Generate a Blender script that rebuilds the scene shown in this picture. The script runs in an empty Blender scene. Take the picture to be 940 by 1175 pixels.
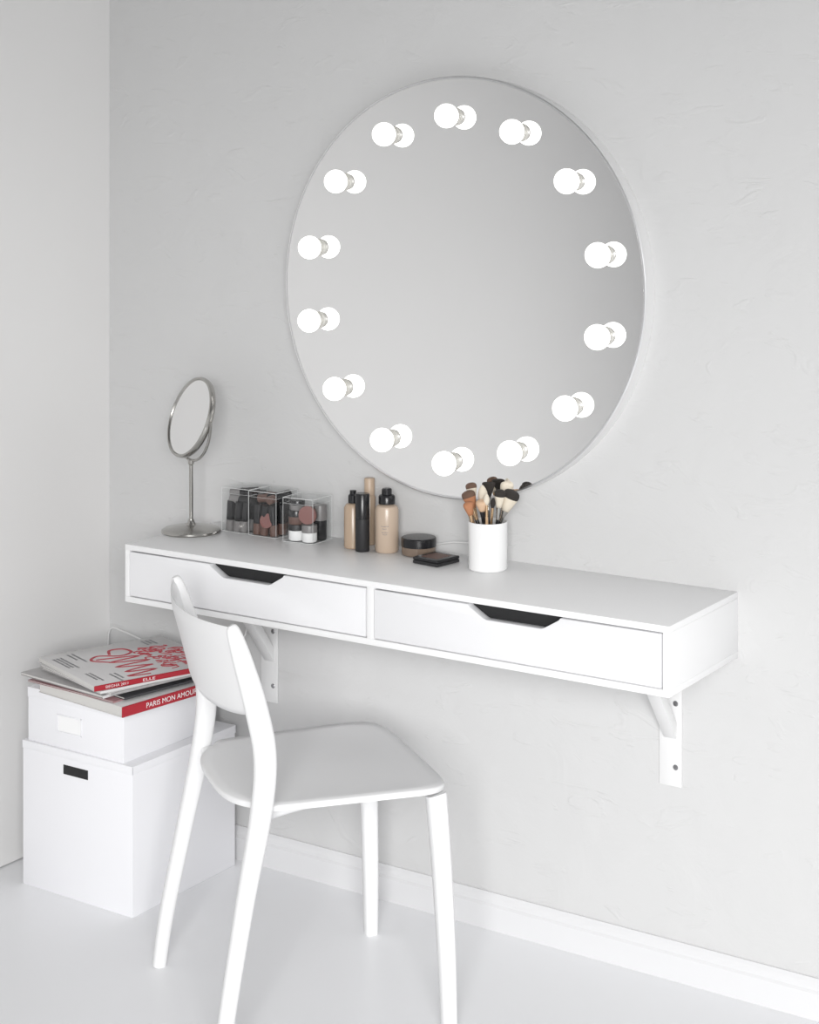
import bpy, bmesh, math, random
from mathutils import Vector, Matrix, Euler
random.seed(4)
C = bpy.context.scene.collection
S = bpy.context.scene
PI = math.pi
try:
    S.view_settings.view_transform = 'Standard'
    S.view_settings.look = 'None'
except Exception: pass

# ------------------------------------------------------------------ materials
def mat(name, col, rough=0.5, metal=0.0, bump=None, emis=None, spec=None, var=0.0, vscale=3.0):
    m = bpy.data.materials.new(name); m.use_nodes = True
    nt = m.node_tree; b = nt.nodes['Principled BSDF']
    b.inputs['Base Color'].default_value = (*col, 1)
    b.inputs['Roughness'].default_value = rough
    b.inputs['Metallic'].default_value = metal
    if spec is not None: b.inputs['Specular IOR Level'].default_value = spec
    if emis:
        b.inputs['Emission Color'].default_value = (*emis[0], 1)
        b.inputs['Emission Strength'].default_value = emis[1]
    tc = nt.nodes.new('ShaderNodeTexCoord')
    if var > 0:
        n = nt.nodes.new('ShaderNodeTexNoise'); n.inputs['Scale'].default_value = vscale
        n.inputs['Detail'].default_value = 4
        r = nt.nodes.new('ShaderNodeMix'); r.data_type = 'RGBA'
        r.inputs['A'].default_value = (*[c*(1-var) for c in col], 1)
        r.inputs['B'].default_value = (*[min(1, c*(1+var)) for c in col], 1)
        nt.links.new(tc.outputs['Object'], n.inputs['Vector'])
        nt.links.new(n.outputs['Fac'], r.inputs['Factor'])
        nt.links.new(r.outputs['Result'], b.inputs['Base Color'])
    if bump:
        n = nt.nodes.new('ShaderNodeTexNoise'); n.inputs['Scale'].default_value = bump[0]
        n.inputs['Detail'].default_value = 6; n.inputs['Roughness'].default_value = 0.6
        bp = nt.nodes.new('ShaderNodeBump'); bp.inputs['Strength'].default_value = bump[1]
        bp.inputs['Distance'].default_value = bump[2]
        nt.links.new(tc.outputs['Object'], n.inputs['Vector'])
        nt.links.new(n.outputs['Fac'], bp.inputs['Height'])
        nt.links.new(bp.outputs['Normal'], b.inputs['Normal'])
    return m

def plaster(name, col, strength, streak):
    m = bpy.data.materials.new(name); m.use_nodes = True
    nt = m.node_tree; b = nt.nodes['Principled BSDF']
    b.inputs['Roughness'].default_value = 0.85
    L = nt.links.new
    tc = nt.nodes.new('ShaderNodeTexCoord')
    n0 = nt.nodes.new('ShaderNodeTexNoise'); n0.inputs['Scale'].default_value = 1.6; n0.inputs['Detail'].default_value = 5
    mx = nt.nodes.new('ShaderNodeMix'); mx.data_type = 'RGBA'
    mx.inputs['A'].default_value = (*[c*0.97 for c in col], 1); mx.inputs['B'].default_value = (*[c*1.03 for c in col], 1)
    L(tc.outputs['Object'], n0.inputs['Vector']); L(n0.outputs['Fac'], mx.inputs['Factor']); L(mx.outputs['Result'], b.inputs['Base Color'])
    n1 = nt.nodes.new('ShaderNodeTexNoise'); n1.inputs['Scale'].default_value = 8; n1.inputs['Detail'].default_value = 6; n1.inputs['Distortion'].default_value = 0.8
    mp = nt.nodes.new('ShaderNodeMapping'); mp.inputs['Rotation'].default_value = (0.0, 0.6, 0.2); mp.inputs['Scale'].default_value = (2.5, 2.5, 6.0)
    n2 = nt.nodes.new('ShaderNodeTexNoise'); n2.inputs['Scale'].default_value = 3.0; n2.inputs['Detail'].default_value = 3; n2.inputs['Distortion'].default_value = 2.0
    rp = nt.nodes.new('ShaderNodeValToRGB'); rp.color_ramp.elements[0].position = 0.60; rp.color_ramp.elements[1].position = 0.68
    L(tc.outputs['Object'], n1.inputs['Vector']); L(tc.outputs['Object'], mp.inputs['Vector']); L(mp.outputs['Vector'], n2.inputs['Vector'])
    L(n2.outputs['Fac'], rp.inputs['Fac'])
    ad = nt.nodes.new('ShaderNodeMath'); ad.operation = 'MULTIPLY_ADD'; ad.inputs[1].default_value = streak
    L(rp.outputs['Color'], ad.inputs[0]); L(n1.outputs['Fac'], ad.inputs[2])
    bp = nt.nodes.new('ShaderNodeBump'); bp.inputs['Strength'].default_value = strength; bp.inputs['Distance'].default_value = 0.006
    L(ad.outputs[0], bp.inputs['Height']); L(bp.outputs['Normal'], b.inputs['Normal'])
    return m

def acrylic():
    m = bpy.data.materials.new('clear_acrylic'); m.use_nodes = True
    nt = m.node_tree; nt.nodes.clear(); L = nt.links.new
    o = nt.nodes.new('ShaderNodeOutputMaterial'); t = nt.nodes.new('ShaderNodeBsdfTransparent'); g = nt.nodes.new('ShaderNodeBsdfGlossy')
    t.inputs['Color'].default_value = (0.985, 0.99, 0.99, 1); g.inputs['Roughness'].default_value = 0.04
    f = nt.nodes.new('ShaderNodeLayerWeight'); f.inputs['Blend'].default_value = 0.25
    a = nt.nodes.new('ShaderNodeMath'); a.operation = 'MULTIPLY_ADD'; a.inputs[1].default_value = 0.20; a.inputs[2].default_value = 0.035
    mx = nt.nodes.new('ShaderNodeMixShader')
    L(f.outputs['Facing'], a.inputs[0]); L(a.outputs[0], mx.inputs[0]); L(t.outputs[0], mx.inputs[1]); L(g.outputs[0], mx.inputs[2]); L(mx.outputs[0], o.inputs[0])
    return m

M = dict(
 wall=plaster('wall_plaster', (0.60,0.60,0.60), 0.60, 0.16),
 wall_lit=plaster('side_wall_plaster_lit', (0.78,0.775,0.77), 0.16, 0.05),  # paler than the back wall: stronger light on this side put into the colour
 floor=mat('painted_floor', (0.86,0.865,0.88), 0.35, var=0.015, vscale=2, bump=(3,0.05,0.004)),
 ceil=mat('ceiling_paint', (0.32,0.32,0.32), 0.9),
 base=mat('baseboard_paint', (0.70,0.70,0.71), 0.35),
 shelf=mat('white_lacquer', (0.84,0.84,0.845), 0.38, bump=(120,0.04,0.0005)),
 front=mat('drawer_lacquer', (0.80,0.80,0.815), 0.35),
 dark=mat('painted_gap_shade', (0.012,0.012,0.013), 0.7),  # black colour standing in for shade inside gaps and holes
 bracket=mat('white_metal', (0.76,0.76,0.76), 0.4),
 screw=mat('steel_screw', (0.35,0.35,0.36), 0.3, 1.0),
 plastic=mat('white_chair_plastic', (0.82,0.82,0.825), 0.38, bump=(300,0.03,0.0004)),
 seatp=mat('white_seat_plastic', (0.82,0.82,0.825), 0.5, bump=(300,0.05,0.0004)),
 card=mat('white_cardboard', (0.83,0.83,0.855), 0.6, bump=(90,0.05,0.0005)),
 label=mat('label_paper', (0.88,0.88,0.88), 0.5),
 mirror=mat('mirror_silver', (0.94,0.94,0.94), 0.0, 1.0),
 chrome=mat('brushed_steel', (0.46,0.45,0.43), 0.22, 1.0),
 edge=mat('polished_edge', (0.92,0.92,0.93), 0.30, 1.0),
 back=mat('white_board', (0.80,0.80,0.80), 0.5),
 bulb=mat('bulb_glow', (1,1,1), 0.3, emis=((1,0.985,0.96), 1.8)),
 sock=mat('porcelain_socket', (0.50,0.49,0.46), 0.35),
 acr=acrylic(),
 acre=mat('acrylic_edge_glint', (0.72,0.73,0.73), 0.15),  # pale colour standing in for light caught in the clear edges
 black=mat('black_gloss', (0.012,0.012,0.014), 0.25),
 blackm=mat('black_matte', (0.02,0.02,0.022), 0.5),
 tan=mat('foundation_liquid', (0.44,0.33,0.24), 0.25),
 tan2=mat('light_foundation', (0.52,0.41,0.32), 0.25),
 beige=mat('powder_beige', (0.50,0.38,0.28), 0.4),
 smoke=mat('smoky_jar', (0.20,0.15,0.115), 0.15),
 gold=mat('gold_cap', (0.60,0.42,0.26), 0.25, 0.9),
 brown=mat('brown_powder', (0.13,0.07,0.055), 0.5),
 rose=mat('rose_gloss', (0.24,0.11,0.10), 0.3),
 grey=mat('grey_plastic', (0.22,0.21,0.21), 0.35),
 ceramic=mat('white_ceramic', (0.85,0.85,0.85), 0.18),
 bris_black=mat('black_bristle', (0.03,0.025,0.022), 0.9, bump=(700,0.3,0.0005)),
 bris_brown=mat('brown_bristle', (0.14,0.085,0.06), 0.9, bump=(700,0.3,0.0005)),
 bris_cream=mat('cream_bristle', (0.72,0.65,0.54), 0.9, bump=(700,0.3,0.0005)),
 bris_copper=mat('copper_bristle', (0.45,0.20,0.10), 0.8, bump=(700,0.3,0.0005)),
 sponge=mat('beige_sponge', (0.66,0.46,0.31), 0.9, bump=(200,0.3,0.0005)),
 wood=mat('pale_wood', (0.55,0.37,0.22), 0.4),
 red=mat('red_cover', (0.38,0.012,0.025), 0.35),
 paper=mat('magazine_pages', (0.62,0.61,0.59), 0.7),
 paperw=mat('magazine_cover_white', (0.68,0.67,0.67), 0.22),
 pink=mat('pink_cover', (0.40,0.22,0.23), 0.35),
 darkc=mat('charcoal_cover', (0.05,0.05,0.055), 0.35),
 white=mat('white_ink', (0.85,0.85,0.85), 0.5),
 redink=mat('red_ink', (0.50,0.03,0.05), 0.5),
 greyink=mat('grey_ink', (0.22,0.22,0.23), 0.5),
 greyp=mat('grey_print', (0.38,0.37,0.37), 0.3, var=0.3, vscale=40),
 cable=mat('white_cable', (0.74,0.74,0.74), 0.5),
)

# ------------------------------------------------------------------ mesh helpers
def box(bm, a, b, bev=0.0, seg=2):
    t = bmesh.new()
    bmesh.ops.create_cube(t, size=1)
    for v in t.verts:
        v.co = Vector([(a[i]+b[i])/2 + v.co[i]*(b[i]-a[i]) for i in range(3)])
    if bev > 0:
        bmesh.ops.bevel(t, geom=list(t.edges), offset=bev, segments=seg, affect='EDGES', profile=0.5)
    merge(bm, t)
def merge(bm, t, mtx=None):
    if mtx is not None: bmesh.ops.transform(t, matrix=mtx, verts=list(t.verts))
    me = bpy.data.meshes.new('tmp'); t.to_mesh(me); t.free()
    bm.from_mesh(me); bpy.data.meshes.remove(me)
def quad(bm, *pts):
    bm.faces.new([bm.verts.new(p) for p in pts])
def lathe(bm, prof, seg=40, mtx=None):
    t = bmesh.new(); rings = []
    for r, z in prof:
        if r < 1e-6: rings.append([t.verts.new((0,0,z))])
        else: rings.append([t.verts.new((r*math.cos(2*PI*i/seg), r*math.sin(2*PI*i/seg), z)) for i in range(seg)])
    for A, B in zip(rings, rings[1:]):
        for i in range(seg):
            j = (i+1) % seg
            if len(A) == 1 and len(B) == 1: continue
            if len(A) == 1: t.faces.new((A[0], B[j], B[i]))
            elif len(B) == 1: t.faces.new((A[i], A[j], B[0]))
            else: t.faces.new((A[i], A[j], B[j], B[i]))
    bmesh.ops.recalc_face_normals(t, faces=list(t.faces))
    merge(bm, t, mtx)
def catmull(pts, n=8):
    out = []
    P = [pts[0]] + list(pts) + [pts[-1]]
    for i in range(1, len(P)-2):
        for k in range(n):
            t = k/n
            out.append([0.5*((2*P[i][j]) + (-P[i-1][j]+P[i+1][j])*t + (2*P[i-1][j]-5*P[i][j]+4*P[i+1][j]-P[i+2][j])*t*t + (-P[i-1][j]+3*P[i][j]-3*P[i+1][j]+P[i+2][j])*t**3) for j in range(len(pts[0]))])
    out.append(list(pts[-1]))
    return out
def tube(bm, pts, seg=12, side=None, closed=False, pw=2.0):
    t = bmesh.new(); rings = []; n = len(pts)
    P = [Vector(p[:3]) for p in pts]
    prev = None
    for i, p in enumerate(pts):
        if closed: tan = (P[(i+1) % n]-P[i-1]).normalized()
        else: tan = (P[min(i+1, n-1)]-P[max(i-1, 0)]).normalized()
        ref = Vector(side) if side else (prev if prev else (Vector((0,0,1)) if abs(tan.z) < 0.9 else Vector((1,0,0))))
        u = (ref - tan*ref.dot(tan)).normalized(); w = tan.cross(u); prev = u
        ring = []
        for k in range(seg):
            a = 2*PI*k/seg; c, s = math.cos(a), math.sin(a)
            cc = math.copysign(abs(c)**(2/pw), c); ss = math.copysign(abs(s)**(2/pw), s)
            ring.append(t.verts.new(P[i] + u*cc*p[3] + w*ss*p[4]))
        rings.append(ring)
    m = n if closed else n-1
    for i in range(m):
        A, B = rings[i], rings[(i+1) % n]
        for k in range(seg):
            t.faces.new((A[k], A[(k+1) % seg], B[(k+1) % seg], B[k]))
    if not closed:
        t.faces.new(rings[0]); t.faces.new(rings[-1])
    bmesh.ops.recalc_face_normals(t, faces=list(t.faces))
    merge(bm, t)
def prism(bm, poly, axis, a, b, bev=0.0):
    t = bmesh.new()
    def mk(p, h):
        if axis == 'x': return (h, p[0], p[1])
        if axis == 'y': return (p[0], h, p[1])
        return (p[0], p[1], h)
    A = [t.verts.new(mk(p, a)) for p in poly]; B = [t.verts.new(mk(p, b)) for p in poly]
    n = len(poly); t.faces.new(A); t.faces.new(B)
    for i in range(n): t.faces.new((A[i], A[(i+1) % n], B[(i+1) % n], B[i]))
    bmesh.ops.recalc_face_normals(t, faces=list(t.faces))
    if bev > 0: bmesh.ops.bevel(t, geom=list(t.edges), offset=bev, segments=2, affect='EDGES', profile=0.5)
    merge(bm, t)
def obj(name, bm, m, parent=None, loc=None, rot=None, smooth=35):
    me = bpy.data.meshes.new(name); bm.to_mesh(me); bm.free()
    for p in me.polygons: p.use_smooth = True
    try: me.set_sharp_from_angle(angle=math.radians(smooth))
    except Exception: pass
    me.materials.append(m)
    o = bpy.data.objects.new(name, me); C.objects.link(o)
    if parent: o.parent = parent
    if loc is not None: o.location = loc
    if rot is not None: o.rotation_euler = rot
    return o
def nb(): return bmesh.new()
def tag(o, label, cat, group=None):
    o['label'] = label; o['category'] = cat
    if group: o['group'] = group
    return o
def thing(name, label, cat, loc=(0,0,0), rot=(0,0,0), group=None):
    o = bpy.data.objects.new(name, None); C.objects.link(o)
    o.empty_display_size = 0.05
    o.location = loc; o.rotation_euler = rot
    return tag(o, label, cat, group)
def struct(name, bm, m, **k):
    o = obj(name, bm, m, **k); o['kind'] = 'structure'; return o
def dup(root, loc, rot, label=None, group=None):
    r = root.copy(); C.objects.link(r); r.location = loc; r.rotation_euler = rot
    if label: r['label'] = label
    if group: r['group'] = group
    for ch in list(root.children):
        c = ch.copy(); C.objects.link(c); c.parent = r
        for g in ch.children:
            d = g.copy(); C.objects.link(d); d.parent = c
    return r
def text_mesh(body, width, height=None):
    cu = bpy.data.curves.new('t', 'FONT'); cu.body = body; cu.size = 1; cu.extrude = 0.0; cu.align_x = 'CENTER'; cu.align_y = 'CENTER'
    to = bpy.data.objects.new('t', cu); C.objects.link(to)
    dg = bpy.context.evaluated_depsgraph_get(); dg.update()
    me = bpy.data.meshes.new_from_object(to.evaluated_get(dg))
    bpy.data.objects.remove(to)
    bm = bmesh.new(); bm.from_mesh(me); bpy.data.meshes.remove(me)
    xs = [v.co.x for v in bm.verts]; ys = [v.co.y for v in bm.verts]
    cx, cy = (min(xs)+max(xs))/2, (min(ys)+max(ys))/2
    sx = width/(max(xs)-min(xs)); sy = (height/(max(ys)-min(ys))) if height else sx
    for v in bm.verts: v.co = Vector(((v.co.x-cx)*sx, (v.co.y-cy)*sy, 0))
    return bm

# ------------------------------------------------------------------ room
XL = -0.32; XR = 4.3; YF = -4.8; ZC = 2.75
b = nb(); box(b, (XL-0.1, YF, -0.1), (XR, 0.1, 0)); struct('floor', b, M['floor'])
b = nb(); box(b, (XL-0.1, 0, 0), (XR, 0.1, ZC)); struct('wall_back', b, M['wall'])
b = nb(); box(b, (XL-0.1, YF, 0.003), (XL, 0, ZC)); struct('wall_left', b, M['wall_lit'])
b = nb(); box(b, (XL-0.1, YF, ZC), (XR, 0.1, ZC+0.1)); struct('ceiling', b, M['ceil'])
b = nb(); prism(b, [(0,0),(-0.014,0),(-0.014,0.046),(-0.011,0.050),(-0.011,0.056),(-0.006,0.064),(-0.004,0.068),(0,0.068)], 'x', XL, XR)
struct('baseboard_back', b, M['base'])

# ------------------------------------------------------------------ shelf
ZT = 0.712; ZB = 0.596; D = 0.29; LEN = 1.19
sh = thing('drawer_shelf', 'long white wall-mounted shelf with two flat drawers under the round mirror', 'shelf', (0,0,ZB))
H = ZT-ZB; T = 0.0115
b = nb()
box(b, (0,-D,H-T), (LEN,0,H), 0.0008); box(b, (0,-D,0), (LEN,0,T), 0.0008)
box(b, (0,-D+0.0004,T), (T,0,H-T), 0.0004); box(b, (LEN-T,-D+0.0004,T), (LEN,0,H-T), 0.0004)
box(b, (0.5935,-D+0.0004,T), (0.6085,0,H-T), 0.0004); box(b, (T,-0.008,T), (LEN-T,0,H-T))
obj('body', b, M['shelf'], sh)
def drawer(x0, x1, cx):
    g = 0.0025
    dx0, dx1, z0, z1 = x0+g, x1-g, T+g, H-T-g
    dr = nb()
    c = 0.0225
    poly = [(dx0,z0),(dx1,z0),(dx1,z1),(cx+0.091,z1),(cx+0.088,z1-0.004),(cx+0.060,z1-c+0.002),(cx+0.054,z1-c),(cx-0.054,z1-c),(cx-0.060,z1-c+0.002),(cx-0.088,z1-0.004),(cx-0.091,z1),(dx0,z1)]
    prism(dr, poly, 'y', -D-0.001, -D+0.016, 0.0006)
    d = obj('drawer', dr, M['front'], sh)
    t = nb(); box(t, (dx0+0.003,-D+0.0190,z0), (dx1-0.003,-0.02,z0+0.06)); obj('drawer_box', t, M['shelf'], d)
    t = nb(); box(t, (cx-0.13,-D+0.0190,z0+0.045), (cx+0.13,-D+0.024,z1+0.001)); obj('recess_shade_block', t, M['dark'], d)  # black block painted as the dark drawer inside seen through the cutout
    t = nb(); box(t, (x0+0.0002,-D+0.0163,T+0.0002), (x1-0.0002,-D+0.0185,H-T-0.0002)); obj('gap_shade_sheet', t, M['dark'], d)  # black sheet added behind the front, painting shade into gaps and cutout
drawer(T, 0.5935, 0.313); drawer(0.6085, LEN-T, 0.90)

def bracket(x, label):
    t = thing('shelf_bracket', label, 'bracket', (x,0,0.346), group='white brackets under the shelf')
    b = nb(); box(b, (-0.022,-0.004,0), (0.022,-0.0003,0.2495), 0.001); obj('wall_plate', b, M['bracket'], t)
    b = nb(); box(b, (-0.015,-0.235,0.2455), (0.015,-0.004,0.2495), 0.001); obj('arm', b, M['bracket'], t)
    b = nb()
    poly = [(-0.004,0.086),(-0.125,0.2455),(-0.100,0.2455),(-0.004,0.116)]
    prism(b, poly, 'x', -0.013, 0.013, 0.001); obj('brace', b, M['bracket'], t)
    for z in (0.035, 0.150):
        b = nb()
        lathe(b, [(0,0.0022),(0.0035,0.0018),(0.0052,0)], 16, Matrix.Translation((0.010,-0.004,z)) @ Matrix.Rotation(PI/2,4,'X'))
        obj('screw', b, M['screw'], t)
bracket(0.143, 'white metal bracket with diagonal brace under the shelf, behind the chair back')
bracket(1.062, 'white metal bracket with diagonal brace under the right-hand end of the shelf')

# ------------------------------------------------------------------ lit round mirror
MX, MZ, MR = 0.621, 1.235, 0.408
mi = thing('round_wall_mirror', 'large round frameless wall mirror ringed with glowing white globe bulbs', 'mirror', (MX,0,MZ))
RX = Matrix.Rotation(PI/2, 4, 'X')      # +z -> -y
b = nb(); lathe(b, [(0,0.0003),(MR,0.0003),(MR,0.033),(0,0.033)], 160, RX); obj('backing_board', b, M['back'], mi)
b = nb(); lathe(b, [(0,0.0332),(MR-0.0005,0.0332),(MR-0.0005,0.0365),(MR-0.004,0.038),(0,0.038)], 160, RX); obj('mirror_glass', b, M['mirror'], mi, smooth=10)
b = nb(); lathe(b, [(MR-0.0038,0.0384),(MR-0.0008,0.0382),(MR+0.0006,0.037),(MR+0.0006,0.0332),(MR-0.004,0.0332)], 160, RX); obj('rim', b, M['edge'], mi)
first = None
for k in range(14):
    a = 2*PI*k/14 + 0.008
    loc = (0.003+0.3335*math.sin(a), -0.038, -0.003+0.3335*math.cos(a))
    if first is None:
        b = nb(); lathe(b, [(0,0),(0.0175,0),(0.0175,0.003),(0.0160,0.004),(0.0160,0.008),(0.0145,0.0085),(0.0155,0.0095),(0.0145,0.0105),(0.0155,0.0115),(0.0135,0.0140),(0,0.0140)], 32, RX)
        so = obj('bulb_socket', b, M['sock'], mi, loc)
        b = nb(); R = 0.0235; c = 0.0325
        prof = [(0.0125,0.0125)] + [(R*math.sin(t), c-R*math.cos(t)) for t in [0.56+i*(PI-0.56)/18 for i in range(19)]]
        prof[-1] = (0, c+R)
        lathe(b, prof, 32, RX); bu = obj('bulb', b, M['bulb'], so)
        first = so
    else:
        c2 = first.copy(); C.objects.link(c2); c2.parent = mi; c2.location = loc
        d2 = first.children[0].copy(); C.objects.link(d2); d2.parent = c2

# ------------------------------------------------------------------ chair
ch = thing('dining_chair', 'white moulded plastic chair with open back standing in front of the shelf', 'chair', (0.553,-0.435,0), (0,0,math.radians(53.4)))
def seat_bm():
    t = bmesh.new(); N = 120; K = 10; zt = 0.411
    def pt(a, s):
        c, si = math.cos(a), math.sin(a)
        e = 2/8.0 if c > 0 else 2/(8.0-4.6*min(1,-c*1.6))
        x = math.copysign(abs(c)**e, c); y = math.copysign(abs(si)**e, si)
        hw = 0.187 + 0.010*x
        X = 0.022 + (0.187 if x > 0 else 0.184)*x*s
        if x > 0: X += 0.004*(1-y*y)*s*x
        Y = hw*y*s
        z = zt - 0.004*(1-s*s) - 0.003*max(0, x*s-0.6) + 0.002*(abs(y)*s)**3
        return X, Y, z
    top = [[t.verts.new(Vector((0.022,0,zt-0.004)))]]
    for k in range(1, K+1):
        top.append([t.verts.new(pt(2*PI*i/N, k/K)) for i in range(N)])
    def lower(s, dz): return [t.verts.new((lambda p: (p[0], p[1], p[2]-dz))(pt(2*PI*i/N, s))) for i in range(N)]
    rings = top[1:] + [lower(1.010, 0.002), lower(1.013, 0.005), lower(1.006, 0.0105), lower(0.97, 0.0120), lower(0.5, 0.0120)]
    for i in range(N): t.faces.new((top[0][0], top[1][i], top[1][(i+1) % N]))
    for A, B in zip(rings, rings[1:]):
        for i in range(N): t.faces.new((A[i], B[i], B[(i+1) % N], A[(i+1) % N]))
    t.faces.new(rings[-1])
    bmesh.ops.recalc_face_normals(t, faces=list(t.faces))
    return t
obj('seat', seat_bm(), M['seatp'], ch, smooth=60)
for s in (-1, 1):
    b = nb()
    tx = -0.012 if s > 0 else 0.0
    pts = [(-0.196+tx,0.212*s,0.0,0.0125,0.0125),(-0.182+tx,0.208*s,0.10,0.0135,0.0135),(-0.152+tx*.6,0.203*s,0.27,0.0150,0.0145),(-0.125+tx*.4,0.201*s,0.41,0.0178,0.0150),
           (-0.118+tx*.4,0.200*s,0.50,0.0190,0.0148),(-0.132+tx*.7,0.197*s,0.58,0.0190,0.0135),(-0.154+tx,0.193*s,0.66,0.0160,0.0110),(-0.168+tx,0.190*s,0.705,0.0115,0.0085),(-0.172+tx,0.189*s,0.7155,0.0055,0.0045)]
    tube(b, catmull(pts, 7), 16, side=(1,0,0), pw=2.7); obj('leg', b, M['plastic'], ch, smooth=50)
    b = nb()
    pts = [(0.200,0.206*s,0.0,0.0125,0.0135),(0.197,0.201*s,0.13,0.0145,0.0145),(0.191,0.193*s,0.28,0.0160,0.0155),(0.186,0.185*s,0.375,0.0170,0.0160),(0.185,0.184*s,0.392,0.0172,0.0162),(0.184,0.183*s,0.3985,0.0172,0.0162)]
    tube(b, catmull(pts, 7), 16, side=(1,0,0), pw=3.4); obj('leg', b, M['plastic'], ch, smooth=50)
    b = nb()
    tube(b, catmull([(0.150,0.115*s,0.391,0.009,0.008),(0.02,0.112*s,0.390,0.010,0.009),(-0.09,0.140*s,0.388,0.010,0.011),(-0.125,0.190*s,0.392,0.009,0.012)], 6), 10, side=(0,0,1), pw=3)
    obj('seat_rail', b, M['plastic'], ch, smooth=50)
for x, y in ((0.140,0.150), (-0.070,0.125)):
    b = nb(); tube(b, [(x,-y,0.392,0.006,0.009),(x,y,0.392,0.006,0.009)], 10, side=(0,0,1), pw=3); obj('crossbar', b, M['plastic'], ch)
def back_bm():
    t = bmesh.new(); NU, NV = 36, 14
    def xz(z):
        return -0.118 - 0.053*((z-0.50)/0.2135)**1.15
    F = []; Bk = []
    for j in range(NV+1):
        rf, rb = [], []
        for i in range(NU+1):
            u = -1 + 2*i/NU; v = j/NV
            zt = 0.713 - 0.007*(1-u*u) ; zb = 0.556 + 0.012*u**4 - 0.004*(1-u*u)
            z = zb + (zt-zb)*v
            bow = 0.038*(1-u*u) + 0.012*(u+1)/2
            e = min(v, 1-v)*2; th = 0.0045*min(1, (e*4)**0.5 if e < 0.25 else 1) + 0.0005
            x = xz(max(z, 0.501)) - bow - 0.003
            y = u*0.190
            rf.append(t.verts.new((x+th, y, z))); rb.append(t.verts.new((x-th, y, z)))
        F.append(rf); Bk.append(rb)
    for G in (F, Bk):
        for j in range(NV):
            for i in range(NU): t.faces.new((G[j][i], G[j][i+1], G[j+1][i+1], G[j+1][i]))
    for i in range(NU):
        t.faces.new((F[0][i], F[0][i+1], Bk[0][i+1], Bk[0][i])); t.faces.new((F[-1][i], F[-1][i+1], Bk[-1][i+1], Bk[-1][i]))
    for j in range(NV):
        t.faces.new((F[j][0], F[j+1][0], Bk[j+1][0], Bk[j][0])); t.faces.new((F[j][-1], F[j+1][-1], Bk[j+1][-1], Bk[j][-1]))
    bmesh.ops.recalc_face_normals(t, faces=list(t.faces))
    return t
obj('backrest', back_bm(), M['plastic'], ch, smooth=70)

# ------------------------------------------------------------------ storage boxes
def storage(name, label, x0, x1, y0, y1, z0, z1, lidh, slot=None, holder=None):
    t = thing(name, label, 'box', ((x0+x1)/2, (y0+y1)/2, z0))
    w, d, h = (x1-x0)/2, (y1-y0)/2, z1-z0
    b = nb(); box(b, (-w+0.0012,-d+0.0012,0), (w-0.0012,d-0.0012,h-0.0018), 0.001); obj('body', b, M['card'], t)
    b = nb(); box(b, (-w,-d,h-0.0015), (w,d,h), 0.0006)
    for a, c in (((-w,-d),(w,-d+0.0011)), ((-w,d-0.0011),(w,d)), ((-w,-d),(-w+0.0011,d)), ((w-0.0011,-d),(w,d))):
        box(b, (a[0],a[1],h-lidh), (c[0],c[1],h-0.0005), 0.0004)
    obj('lid', b, M['card'], t)
    if slot:
        cx, cz, sw, shh = slot
        b = nb(); box(b, (cx-sw,-d+0.0006,cz-shh), (cx+sw,-d+0.003,cz+shh), 0.0003); obj('hole_shade_plate', b, M['dark'], t)  # no real opening: black plate paints the shade within the slot
    if holder:
        cx, cz, sw, shh = holder
        b = nb()
        for (a0, a1, c0, c1) in ((-sw,sw,shh-0.002,shh),(-sw,sw,-shh,-shh+0.002),(-sw,-sw+0.002,-shh,shh),(sw-0.002,sw,-shh,shh)):
            box(b, (cx+a0,-d-0.0006,cz+c0), (cx+a1,-d+0.003,cz+c1), 0.0005)
        obj('label_frame', b, M['card'], t)
        b = nb(); box(b, (cx-sw+0.003,-d+0.0006,cz-shh+0.003), (cx+sw-0.003,-d+0.003,cz+shh-0.003)); obj('label_card', b, M['label'], t)
storage('storage_box', 'large white lidded box with a black handle slot on the floor', -0.224, 0.082, -0.356, -0.040, 0.0, 0.296, 0.016, slot=(-0.002,0.257,0.034,0.0095))
storage('storage_box', 'low white lidded box with a label holder carrying the magazines', -0.213, 0.055, -0.352, -0.075, 0.2962, 0.406, 0.020, holder=(-0.015,0.050,0.034,0.018))

# magazines
def magazine(label, loc, rz, w, l, th, cover, spine_mat, edge=M['paper'], spine_text=None, tth=0.008):
    t = thing('magazine', label, 'magazine', loc, (0,0,math.radians(rz)), group='magazines on the white boxes')
    b = nb(); box(b, (-w+0.002,0.002,0.0008), (-0.002,l-0.002,th-0.0008)); obj('pages', b, edge, t)
    b = nb(); box(b, (-w,0,th-0.0006), (0,l,th), 0.0002); box(b, (-w,0,0), (0,l,0.0006), 0.0002); obj('cover', b, cover, t)
    b = nb(); box(b, (-0.0018,0,0), (0.0006,l,th), 0.0004); sp = obj('spine', b, spine_mat, t)
    if spine_text:
        for (body, ww, off) in spine_text:
            tm = text_mesh(body, ww, tth)
            bmesh.ops.transform(tm, matrix=Matrix.Translation((0.0009, off, th/2)) @ Matrix.Rotation(PI/2,4,'Z') @ Matrix.Rotation(PI/2,4,'X'), verts=list(tm.verts))
            obj('lettering', tm, M['white'], sp)
    return t
z = 0.4063
magazine('red-spined magazine lettered PARIS MON AMOUR, lowest in the pile', (0.096,-0.400,z), -7, 0.262, 0.32, 0.0205, M['paperw'], M['red'], spine_text=[('PARIS MON AMOUR',0.132,0.126)], tth=0.0100); z += 0.0207
magazine('thin pink-covered magazine just above the lettered red one', (0.064,-0.390,z), -3, 0.250, 0.30, 0.0032, M['pink'], M['pink']); z += 0.0034
magazine('thin dark-covered magazine in the middle of the magazine pile', (0.076,-0.372,z), -10, 0.232, 0.29, 0.0045, M['darkc'], M['darkc']); z += 0.0047
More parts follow.
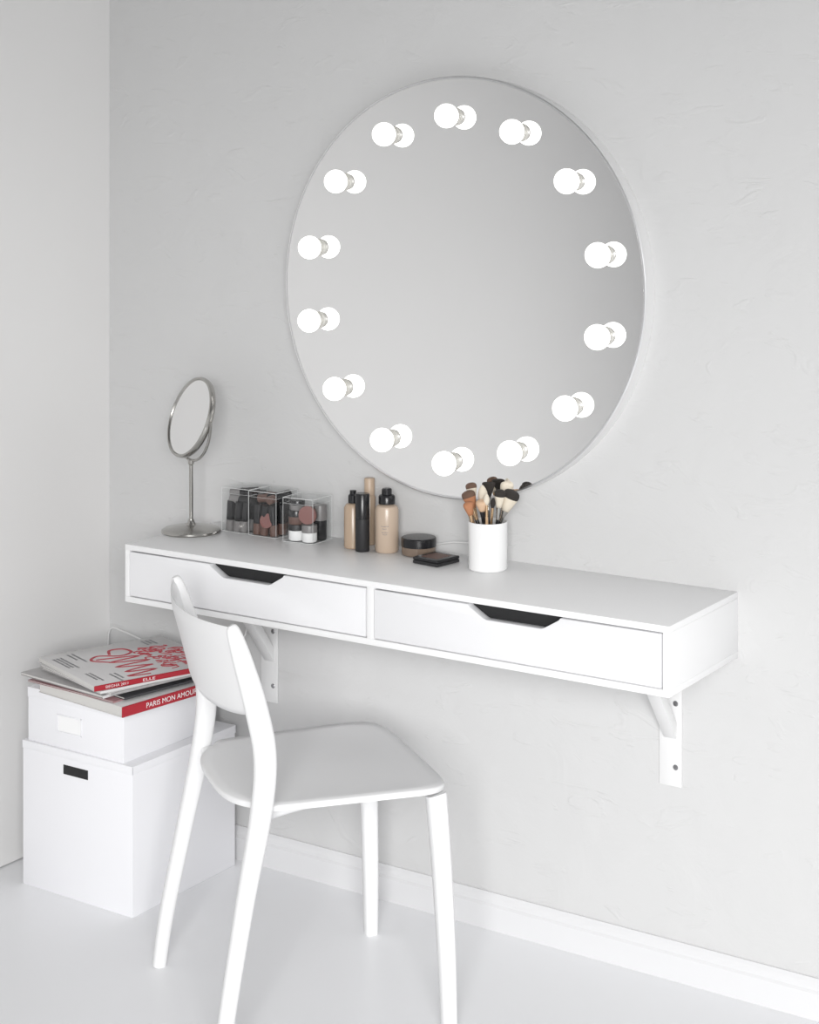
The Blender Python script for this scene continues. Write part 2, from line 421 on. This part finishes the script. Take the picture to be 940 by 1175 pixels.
magazine('grey-covered magazine jutting left beneath the white magazines', (0.046,-0.400,z), -6, 0.258, 0.285, 0.0055, M['greyp'], M['paperw']); z += 0.0057
magazine('white magazine turned slightly, third from the top of the pile', (0.060,-0.392,z), -13, 0.256, 0.285, 0.0050, M['paperw'], M['greyp']); z += 0.0052
magazine('thin white magazine directly beneath the topmost magazine', (0.046,-0.408,z), -17, 0.250, 0.285, 0.0050, M['paperw'], M['paperw']); z += 0.0052
TH = 0.0105
tp = magazine('topmost magazine with red handwriting on its white cover and a red spine', (0.038,-0.416,z), -20, 0.262, 0.285, TH, M['paperw'], M['red'], spine_text=[('ВЕСНА 2011',0.048,0.048),('ELLE',0.027,0.118)], tth=0.0052)
def stroke(pts, r=0.0022):
    tube(b, catmull([(p[0],p[1],TH+0.0002,0.0004,r) for p in pts], 6), 6, side=(0,0,1))
cv = [c for c in tp.children if c.name.startswith('cover')][0]
b = nb()
stroke([(-0.188,0.125),(-0.218,0.140),(-0.213,0.168),(-0.182,0.172),(-0.168,0.140),(-0.192,0.100),(-0.168,0.075),(-0.136,0.100)], 0.0036)
stroke([(-0.168,0.085),(-0.146,0.172),(-0.133,0.100),(-0.108,0.175),(-0.097,0.095),(-0.073,0.165)], 0.0036)
stroke([(-0.073,0.165),(-0.055,0.095),(-0.040,0.155),(-0.025,0.085),(-0.015,0.13)], 0.0036)
for k in range(60):
    x = -0.190+random.random()*0.160; y = 0.178+random.random()*0.085
    q = random.random()*6.28; s1 = 0.006+random.random()*0.010
    stroke([(x+s1*math.cos(q+t), y+s1*math.sin(q+t*1.3)) for t in (0,1,2,3)], 0.0019)
obj('cover_handwriting', b, M['redink'], cv)
b = nb()
for yy, ww, x0 in ((0.062,0.07,-0.240),(0.052,0.05,-0.240),(0.030,0.09,-0.225),(0.022,0.075,-0.225),(0.014,0.08,-0.225),(0.03,0.06,-0.09),(0.022,0.05,-0.09),(0.245,0.03,-0.245),(0.235,0.03,-0.245),(0.225,0.03,-0.245),(0.07,0.04,-0.06),(0.06,0.05,-0.06)):
    q = x0
    while q < x0+ww:
        l = 0.003+random.random()*0.007
        box(b, (q,yy,TH+0.0001), (q+l,yy+0.0045,TH+0.0003)); q += l+0.002
obj('cover_print', b, M['greyink'], cv)

# ------------------------------------------------------------------ make-up mirror on foot
vm = thing('tabletop_mirror', 'small round tilting steel make-up mirror on a stem and disc base', 'mirror', (0.029,-0.122,ZT+0.0003))
b = nb(); lathe(b, [(0,0),(0.061,0),(0.0625,0.002),(0.0615,0.005),(0.055,0.0085),(0.035,0.0125),(0.012,0.0150),(0.0075,0.020),(0.006,0.026),(0,0.026)], 64); obj('base', b, M['chrome'], vm)
b = nb(); lathe(b, [(0,0.024),(0.0042,0.024),(0.0042,0.140),(0.0065,0.142),(0.0065,0.150),(0,0.152)], 24); obj('stem', b, M['chrome'], vm)
yaw = math.radians(33.4)
Rv = Vector((math.cos(yaw), math.sin(yaw), 0)); Fv = Vector((-math.sin(yaw), math.cos(yaw), 0)); U = Vector((0,0,1))
n = (-Fv*0.53 - Rv*0.78 + U*0.32).normalized()
nh = Vector((n.x, n.y, 0)).normalized(); hax = Vector((-nh.y, nh.x, 0))
ctr = Vector((0,0,0.150+0.089))
b = nb(); pts = []
for k in range(25):
    a = PI + PI*k/24
    p = ctr + hax*0.0895*math.cos(a) + U*0.0895*math.sin(a); pts.append((*p, 0.003, 0.003))
tube(b, pts, 8); obj('yoke', b, M['chrome'], vm)
up2 = n.cross(hax).normalized()
mt = Matrix((hax, up2, n)).transposed().to_4x4(); mt.translation = ctr
b = nb(); lathe(b, [(0.0785,0.003),(0.081,0.0065),(0.085,0.006),(0.0865,0.002),(0.0865,-0.002),(0.085,-0.006),(0.081,-0.0065),(0.0785,-0.003)], 72, mt); fr = obj('frame', b, M['chrome'], vm)
b = nb(); lathe(b, [(0,0.0035),(0.0795,0.0035),(0.0795,-0.0035),(0,-0.0035)], 64, mt); obj('glass', b, M['mirror'], vm, smooth=20)

# ------------------------------------------------------------------ acrylic organizers
SZ = 0.0355; AH = 0.092
def organizer(x, y, rz, label, dz=0.0):
    h = AH+dz
    t = thing('organizer_box', label, 'organizer', (x,y,ZT+0.0003), (0,0,math.radians(rz)), group='clear organizers on the shelf')
    b = nb()
    quad(b, (-SZ,-SZ,0.0008),(SZ,-SZ,0.0008),(SZ,SZ,0.0008),(-SZ,SZ,0.0008))
    for (xa,ya,xb,yb) in ((-SZ,-SZ,SZ,-SZ),(SZ,-SZ,SZ,SZ),(SZ,SZ,-SZ,SZ),(-SZ,SZ,-SZ,-SZ)):
        quad(b, (xa,ya,0.0008),(xb,yb,0.0008),(xb,yb,h-0.004),(xa,ya,h-0.004))
    obj('tray', b, M['acr'], t)
    b = nb(); q = SZ+0.0004
    quad(b, (-q,-q,h),(q,-q,h),(q,q,h),(-q,q,h)); 
    l = obj('lid', b, M['acr'], t)
    b = nb(); e = 0.0005
    for zz, ee in ((h-0.0004,e),(h-0.012,0.0002),(0.0006,0.0004)):
        for (xa,ya,xb,yb) in ((-q,-q,q,-q),(q,-q,q,q),(-q,q,q,q),(-q,-q,-q,q)):
            box(b, (min(xa,xb)-ee,min(ya,yb)-ee,zz-ee), (max(xa,xb)+ee,max(ya,yb)+ee,zz+ee))
    for sx in (-1,1):
        for sy in (-1,1): box(b, (sx*q-0.0003,sy*q-0.0003,0.0005), (sx*q+0.0003,sy*q+0.0003,h))
    obj('edge_glint', b, M['acre'], t)  # thin opaque strips painting in the bright edges of the clear sheets
    return t
OX = [(0.1110,-0.042),(0.1865,-0.046),(0.284,-0.057)]
organizer(*OX[0], 0, 'clear acrylic box of black lipsticks beside the tabletop mirror')
organizer(*OX[1], 0, 'middle clear acrylic box crowded with dark make-up tubes')
organizer(*OX[2], 4, 'clear acrylic box holding round compacts and jars, nearest the bottles', -0.002)
def lipstick(label, loc, rot, cm, bmx, r=0.0082, L=0.066, group=None):
    t = thing('lipstick', label, 'lipstick', loc, rot, group=group)
    b = nb(); lathe(b, [(0,0),(r,0),(r,L*0.36),(0,L*0.36)], 20); obj('tube', b, bmx, t)
    b = nb(); lathe(b, [(0,L*0.37),(r*0.99,L*0.37),(r*0.99,L-0.001),(r*0.9,L),(0,L)], 20); obj('cap', b, cm, t)
    return t
zb = ZT+0.0022
gx, gy = OX[0]
l0 = lipstick('black lipstick in the clear box beside the tabletop mirror', (gx-0.024,gy-0.023,zb), (0.05,0.10,0), M['black'], M['grey'], r=0.0088, L=0.062, group='lipsticks in the first organizer')
for (dx, dy, dz, rx, ry, rz) in [(-0.004,-0.024,0,0.05,0.16,0),(0.013,-0.023,0.0,0.0,0.14,0),(-0.024,-0.003,0,0,0.1,0),(-0.004,-0.003,0,0.05,0.1,0),(0.016,-0.003,0,-0.1,0.1,0),(-0.020,0.019,0,-0.0,0.05,0),(0.004,0.020,0,-0.0,0.1,0),(0.024,0.018,0,0.1,-0.05,0),
    (-0.026,-0.018,0.076,0,PI/2-0.10,0.35),(-0.024,0.006,0.074,0,PI/2-0.05,-0.3),(-0.022,-0.022,0.066,0,PI/2+0.08,0.1),(-0.028,0.022,0.073,0,PI/2,0.0)]:
    dup(l0, (gx+dx,gy+dy,zb+dz), (rx,ry,rz))
gx, gy = OX[1]
l1 = lipstick('dark gloss tube in the middle clear box', (gx-0.024,gy-0.023,zb), (0.0,0.08,0), M['black'], M['brown'], 0.0088, 0.062, group='gloss tubes in the middle organizer')
for (dx, dy, dz, rx, ry, rz) in [(-0.005,-0.023,0,0.05,0.12,0),(0.020,-0.022,0,0.02,-0.05,0),(-0.022,-0.001,0,0.0,0.05,0),(0.0,0.0,0,0.05,0.1,0),(0.023,0.001,0,0.0,-0.04,0),(-0.014,0.022,0,0.0,0.05,0),(0.010,0.022,0,0,0.1,0),
    (-0.027,-0.012,0.071,0,PI/2-0.12,0.15),(0.010,-0.026,0.072,0,PI/2-0.1,1.5),(-0.026,0.018,0.073,0,PI/2,-0.2)]:
    dup(l1, (gx+dx,gy+dy,zb+dz), (rx,ry,rz))
def pot(label, loc, rot, r, h, bodym, lidm, name='cream_pot', cat='jar', frac=0.55):
    t = thing(name, label, cat, loc, rot)
    b = nb(); lathe(b, [(0,0),(r*0.93,0),(r,0.002),(r,h*frac),(0,h*frac)], 36); obj('jar', b, bodym, t)
    b = nb(); lathe(b, [(0,h*frac+0.0003),(r*1.03,h*frac+0.0003),(r*1.03,h-0.002),(r*0.98,h),(r*0.85,h+0.0004),(0,h+0.0004)], 36); obj('lid', b, lidm, t)
    return t
pot('rose-coloured round compact leaning in the middle clear box', (gx+0.006,gy-0.0250,zb+0.030), (PI/2-0.15,0.1,0.2), 0.0150, 0.008, M['brown'], M['rose'], name='powder_compact', cat='compact')
gx, gy = OX[2]
pot('small white-labelled pot with black lid low in the clear box', (gx-0.016,gy-0.016,zb), (0,0,0), 0.0160, 0.032, M['label'], M['blackm'], frac=0.62)
pot('small brown pot stacked in the near clear box', (gx-0.016,gy-0.016,zb+0.0326), (0,0,0), 0.0160, 0.028, M['brown'], M['black'])
pot('small black pot topping the stack in the near clear box', (gx-0.015,gy-0.015,zb+0.0611), (0,0.05,0), 0.0150, 0.020, M['grey'], M['black'])
pot('small white pot with grey lid in the near clear box', (gx+0.017,gy-0.016,zb), (0,0,0), 0.0155, 0.034, M['label'], M['grey'])
pot('bronze compact stood on edge facing the room in the near clear box', (gx+0.016,gy-0.017,zb+0.0545), (PI/2,0,0.35), 0.0185, 0.012, M['brown'], M['rose'], name='powder_compact', cat='compact', frac=0.7)
pot('black compact stood on edge at the back of the near clear box', (gx-0.010,gy+0.022,zb+0.0232), (PI/2,0,0), 0.0215, 0.013, M['black'], M['brown'], name='powder_compact', cat='compact')
pot('dark pot at the rear corner of the near clear box', (gx+0.019,gy+0.017,zb), (0,0,0), 0.0140, 0.070, M['black'], M['grey'])

# ------------------------------------------------------------------ bottles
def bottle(name, label, cat, x, y, parts):
    t = thing(name, label, cat, (x,y,ZT+0.0003))
    for nm, prof, m in parts:
        b = nb(); lathe(b, prof, 40); obj(nm, b, m, t)
    return t
bottle('foundation_bottle', 'slim tan foundation bottle with black pump cap left of black tube', 'bottle', 0.404, -0.066, [
  ('glass_body', [(0,0),(0.0165,0),(0.018,0.002),(0.018,0.080),(0.014,0.087),(0.008,0.089),(0,0.089)], M['tan']),
  ('pump_cap', [(0,0.0893),(0.0095,0.0893),(0.0095,0.104),(0.0065,0.107),(0.0065,0.114),(0,0.115)], M['black'])])
bottle('concealer_tube', 'tall pale tan tube standing behind the black tube', 'tube', 0.412, -0.020, [
  ('tube_body', [(0,0),(0.0115,0),(0.012,0.002),(0.012,0.095),(0.010,0.099),(0,0.099)], M['tan']),
  ('cap', [(0,0.0993),(0.0105,0.0993),(0.0105,0.131),(0.0095,0.133),(0,0.133)], M['beige'])])
bottle('mascara_tube', 'glossy black cylindrical tube between the two foundation bottles', 'tube', 0.438, -0.082, [
  ('tube_body', [(0,0),(0.0135,0),(0.014,0.001),(0.014,0.064),(0,0.064)], M['blackm']),
  ('cap', [(0,0.0645),(0.0142,0.0645),(0.0142,0.112),(0.0132,0.1135),(0,0.1135)], M['black'])])
fb = bottle('foundation_bottle', 'wide tan foundation bottle with stepped black cap beside the jar', 'bottle', 0.480, -0.058, [
  ('glass_body', [(0,0),(0.0215,0),(0.0235,0.003),(0.0235,0.082),(0.021,0.089),(0.012,0.094),(0,0.094)], M['tan2']),
  ('pump_cap', [(0,0.0943),(0.0165,0.0943),(0.0165,0.108),(0.0145,0.111),(0.010,0.112),(0.010,0.122),(0.008,0.124),(0,0.124)], M['black'])])
b = nb()
for k, (w, zc) in enumerate([(0.016,0.052),(0.011,0.047),(0.014,0.040),(0.009,0.036)]):
    for q in range(int(w/0.0022)):
        a = math.radians(-62) + (q*0.0022-w/2)/0.0235
        lathe(b, [(0.0007,0.0),(0.0007,0.0014 if q % 3 else 0.0020)], 4, Matrix.Translation((0.0237*math.cos(a),0.0237*math.sin(a),zc)))
obj('printing', b, M['greyink'], fb.children[0] if fb.children[0].name.startswith('glass') else fb.children[1])
pot('round powder jar with wide black lid behind the black compact', (0.548,-0.047,ZT+0.0003), (0,0,0), 0.0335, 0.034, M['smoke'], M['black'], name='powder_jar', frac=0.48)
cp = thing('powder_compact', 'flat square black compact lying in front of the powder jar', 'compact', (0.617,-0.092,ZT+0.0003), (0,0,math.radians(-8)))
b = nb(); box(b, (-0.031,-0.033,0), (0.031,0.033,0.006), 0.0015, 3); obj('case', b, M['blackm'], cp)
b = nb(); box(b, (-0.031,-0.033,0.0065), (0.031,0.033,0.0125), 0.0018, 3); obj('lid', b, M['black'], cp)
b = nb(); box(b, (-0.020,-0.022,0.01252), (0.020,0.022,0.01275)); obj('window', b, M['brown'], cp)

# ------------------------------------------------------------------ cup and brushes
CX, CY = 0.728, -0.086
cu = thing('brush_cup', 'white ceramic cup filled with make-up brushes', 'cup', (CX,CY,ZT+0.0003))
b = nb(); lathe(b, [(0,0),(0.0345,0),(0.0365,0.0025),(0.0368,0.088),(0.0358,0.090),(0.0345,0.088),(0.0340,0.004),(0,0.004)], 64); obj('cup_body', b, M['ceramic'], cu)
def brush(label, ang, slope, off, L, hr, br, bl, shape, hm, fm, bmx, tipm=None):
    base = Vector((CX,CY,ZT+0.0055)); dirv = Vector((math.cos(ang), math.sin(ang), 0))
    p = base - dirv*off
    d = (dirv*slope + Vector((0,0,1))).normalized()
    q = Vector((0,0,1)).rotation_difference(d)
    t = thing('makeup_brush', label, 'brush', p, q.to_euler(), group='make-up brushes in the cup')
    hL = L-bl-0.022
    b = nb(); lathe(b, [(0,0),(hr*0.5,0.001),(hr*0.8,0.03),(hr,hL*0.75),(hr*0.8,hL),(0,hL)], 14); obj('handle', b, hm, t)
    b = nb(); lathe(b, [(0,hL-0.001),(hr*0.82,hL-0.001),(hr*0.9,hL+0.008),(br*0.50,hL+0.022),(0,hL+0.022)], 16); obj('ferrule', b, fm, t)
    z0 = hL+0.0215
    if shape == 'dome': fr_ = [(0.48,0),(0.66,0.22),(0.84,0.46),(0.96,0.64),(1.0,0.74),(0.97,0.82),(0.88,0.89),(0.70,0.945),(0.42,0.985)]
    elif shape == 'fan': fr_ = [(0.40,0),(0.75,0.4),(1.05,0.70),(1.18,0.85),(1.12,0.94),(0.8,0.99)]
    else: fr_ = [(0.48,0),(0.80,0.25),(0.90,0.42),(0.82,0.62),(0.58,0.80),(0.30,0.93)]
    pr = [(0,z0)] + [(br*a_, z0+bl*c_) for a_, c_ in fr_] + [(0,z0+bl)]
    b = nb(); lathe(b, pr, 32); bo = obj('bristles', b, bmx, t, smooth=80)
    if tipm:
        b = nb(); lathe(b, [(pr[4][0]*1.005,pr[4][1])]+[(r*1.02,zz+0.0004) for r, zz in pr[5:]], 32); obj('bristle_tip', b, tipm, bo, smooth=80)
    if shape in ('fan',): bo.scale = (1, 0.45, 1)
    return t
V = math.radians(33.4)
K, W_, G, Cc = M['black'], M['wood'], M['gold'], M['chrome']
BC, BK, BB, BP = M['bris_cream'], M['bris_black'], M['bris_brown'], M['bris_copper']
BR = [
 ('large copper brush with brown tip leaning left over the cup rim', 168, 0.34, 0.008, 0.148, 0.0042, 0.0130, 0.034, 'dome', K, G, BP, BB),
 ('round beige sponge-tipped brush at the front of the cup', 236, 0.18, 0.000, 0.130, 0.0042, 0.0115, 0.022, 'dome', K, K, M['sponge'], None),
 ('copper-bristled dome brush at the left of the cup front', 204, 0.26, -0.010, 0.128, 0.0040, 0.0100, 0.026, 'dome', K, G, BP, None),
 ('cream-bristled pointed brush rising in the middle of the bunch', 140, 0.06, -0.004, 0.152, 0.0038, 0.0105, 0.036, 'point', W_, Cc, BC, None),
 ('large fluffy cream brush with black tip leaning right over the cup', 350, 0.42, 0.012, 0.156, 0.0045, 0.0155, 0.042, 'dome', K, Cc, BC, BK),
 ('cream round brush leaning back right behind the large fluffy one', 40, 0.30, -0.004, 0.160, 0.0040, 0.0115, 0.034, 'dome', K, Cc, BC, None),
 ('black fan brush at the back of the cup', 85, 0.20, -0.004, 0.156, 0.0032, 0.0120, 0.030, 'fan', K, Cc, BK, None),
 ('small gold-handled brush with dark pointed tip at the front right', 290, 0.20, 0.000, 0.136, 0.0030, 0.0055, 0.020, 'point', G, G, BK, None),
 ('slim wooden-handled brush with cream tip at the front', 262, 0.10, -0.012, 0.142, 0.0030, 0.0065, 0.022, 'point', W_, G, BC, None),
 ('brown-tipped cream brush leaning back left in the cup', 135, 0.24, -0.008, 0.156, 0.0036, 0.0105, 0.030, 'dome', W_, G, BC, BB),
 ('dark-tipped white round brush upright in front of the large fluffy one', 320, 0.12, -0.012, 0.148, 0.0036, 0.0105, 0.034, 'dome', K, Cc, BC, BK),
]
for (lb_, a, s_, of, L_, hr, br, bl, shp, hm, fm, bx_, tp_) in BR:
    brush(lb_, math.radians(a)+V, s_, of, L_, hr, br, bl, shp, hm, fm, bx_, tp_)

# ------------------------------------------------------------------ cables
b = nb()
tube(b, catmull([(0.680,-0.012,0.860,0.0018,0.0018),(0.678,-0.012,0.79,0.0018,0.0018),(0.66,-0.012,0.745,0.0018,0.0018),(0.60,-0.010,0.735,0.0018,0.0018),(0.545,-0.006,0.722,0.0018,0.0018),(0.50,-0.006,0.7142,0.0018,0.0018)], 8), 8)
tag(obj('power_cable', b, M['cable']), 'thin white cable hanging from the round mirror to the shelf top', 'cable')
b = nb()
tube(b, catmull([(-0.300,-0.018,0.003,0.002,0.002),(-0.314,-0.018,0.1,0.002,0.002),(-0.316,-0.008,0.34,0.002,0.002),(-0.314,-0.006,0.432,0.002,0.002),(-0.27,-0.006,0.436,0.002,0.002),(-0.20,-0.006,0.422,0.002,0.002),(-0.10,-0.006,0.405,0.002,0.002),(0.02,-0.006,0.42,0.002,0.002),(0.08,-0.006,0.48,0.002,0.002),(0.09,-0.008,0.592,0.002,0.002)], 8), 8)
tag(obj('power_cable', b, M['cable']), 'white cable running along the wall behind the magazines', 'cable')

# ------------------------------------------------------------------ light
w = bpy.data.worlds.new('World'); S.world = w; w.use_nodes = True
w.node_tree.nodes['Background'].inputs['Color'].default_value = (0.99,0.995,1.0,1)
w.node_tree.nodes['Background'].inputs['Strength'].default_value = 0.50
def area(name, loc, target, sx, sy, power, col=(1,1,1), spread=180):
    l = bpy.data.lights.new(name, 'AREA'); l.shape = 'RECTANGLE'; l.size = sx; l.size_y = sy; l.energy = power; l.color = col
    l.spread = math.radians(spread)
    o = bpy.data.objects.new(name, l); C.objects.link(o); o.location = loc
    o.rotation_euler = (Vector(target)-Vector(loc)).to_track_quat('-Z','Y').to_euler()
area('window_light', (3.3,-4.1,1.6), (1.2,-0.2,-0.30), 2.0, 1.5, 52, (1,0.998,0.992), 84)

# ------------------------------------------------------------------ camera
cd = bpy.data.cameras.new('Camera'); cam = bpy.data.objects.new('Camera', cd); C.objects.link(cam)
cam.location = (2.308,-2.749,1.39); cam.rotation_euler = (PI/2, 0, math.radians(33.4))
cd.sensor_fit = 'HORIZONTAL'; cd.sensor_width = 36; cd.lens = 72.5
cd.shift_y = -0.3718; cd.clip_start = 0.05
S.camera = cam
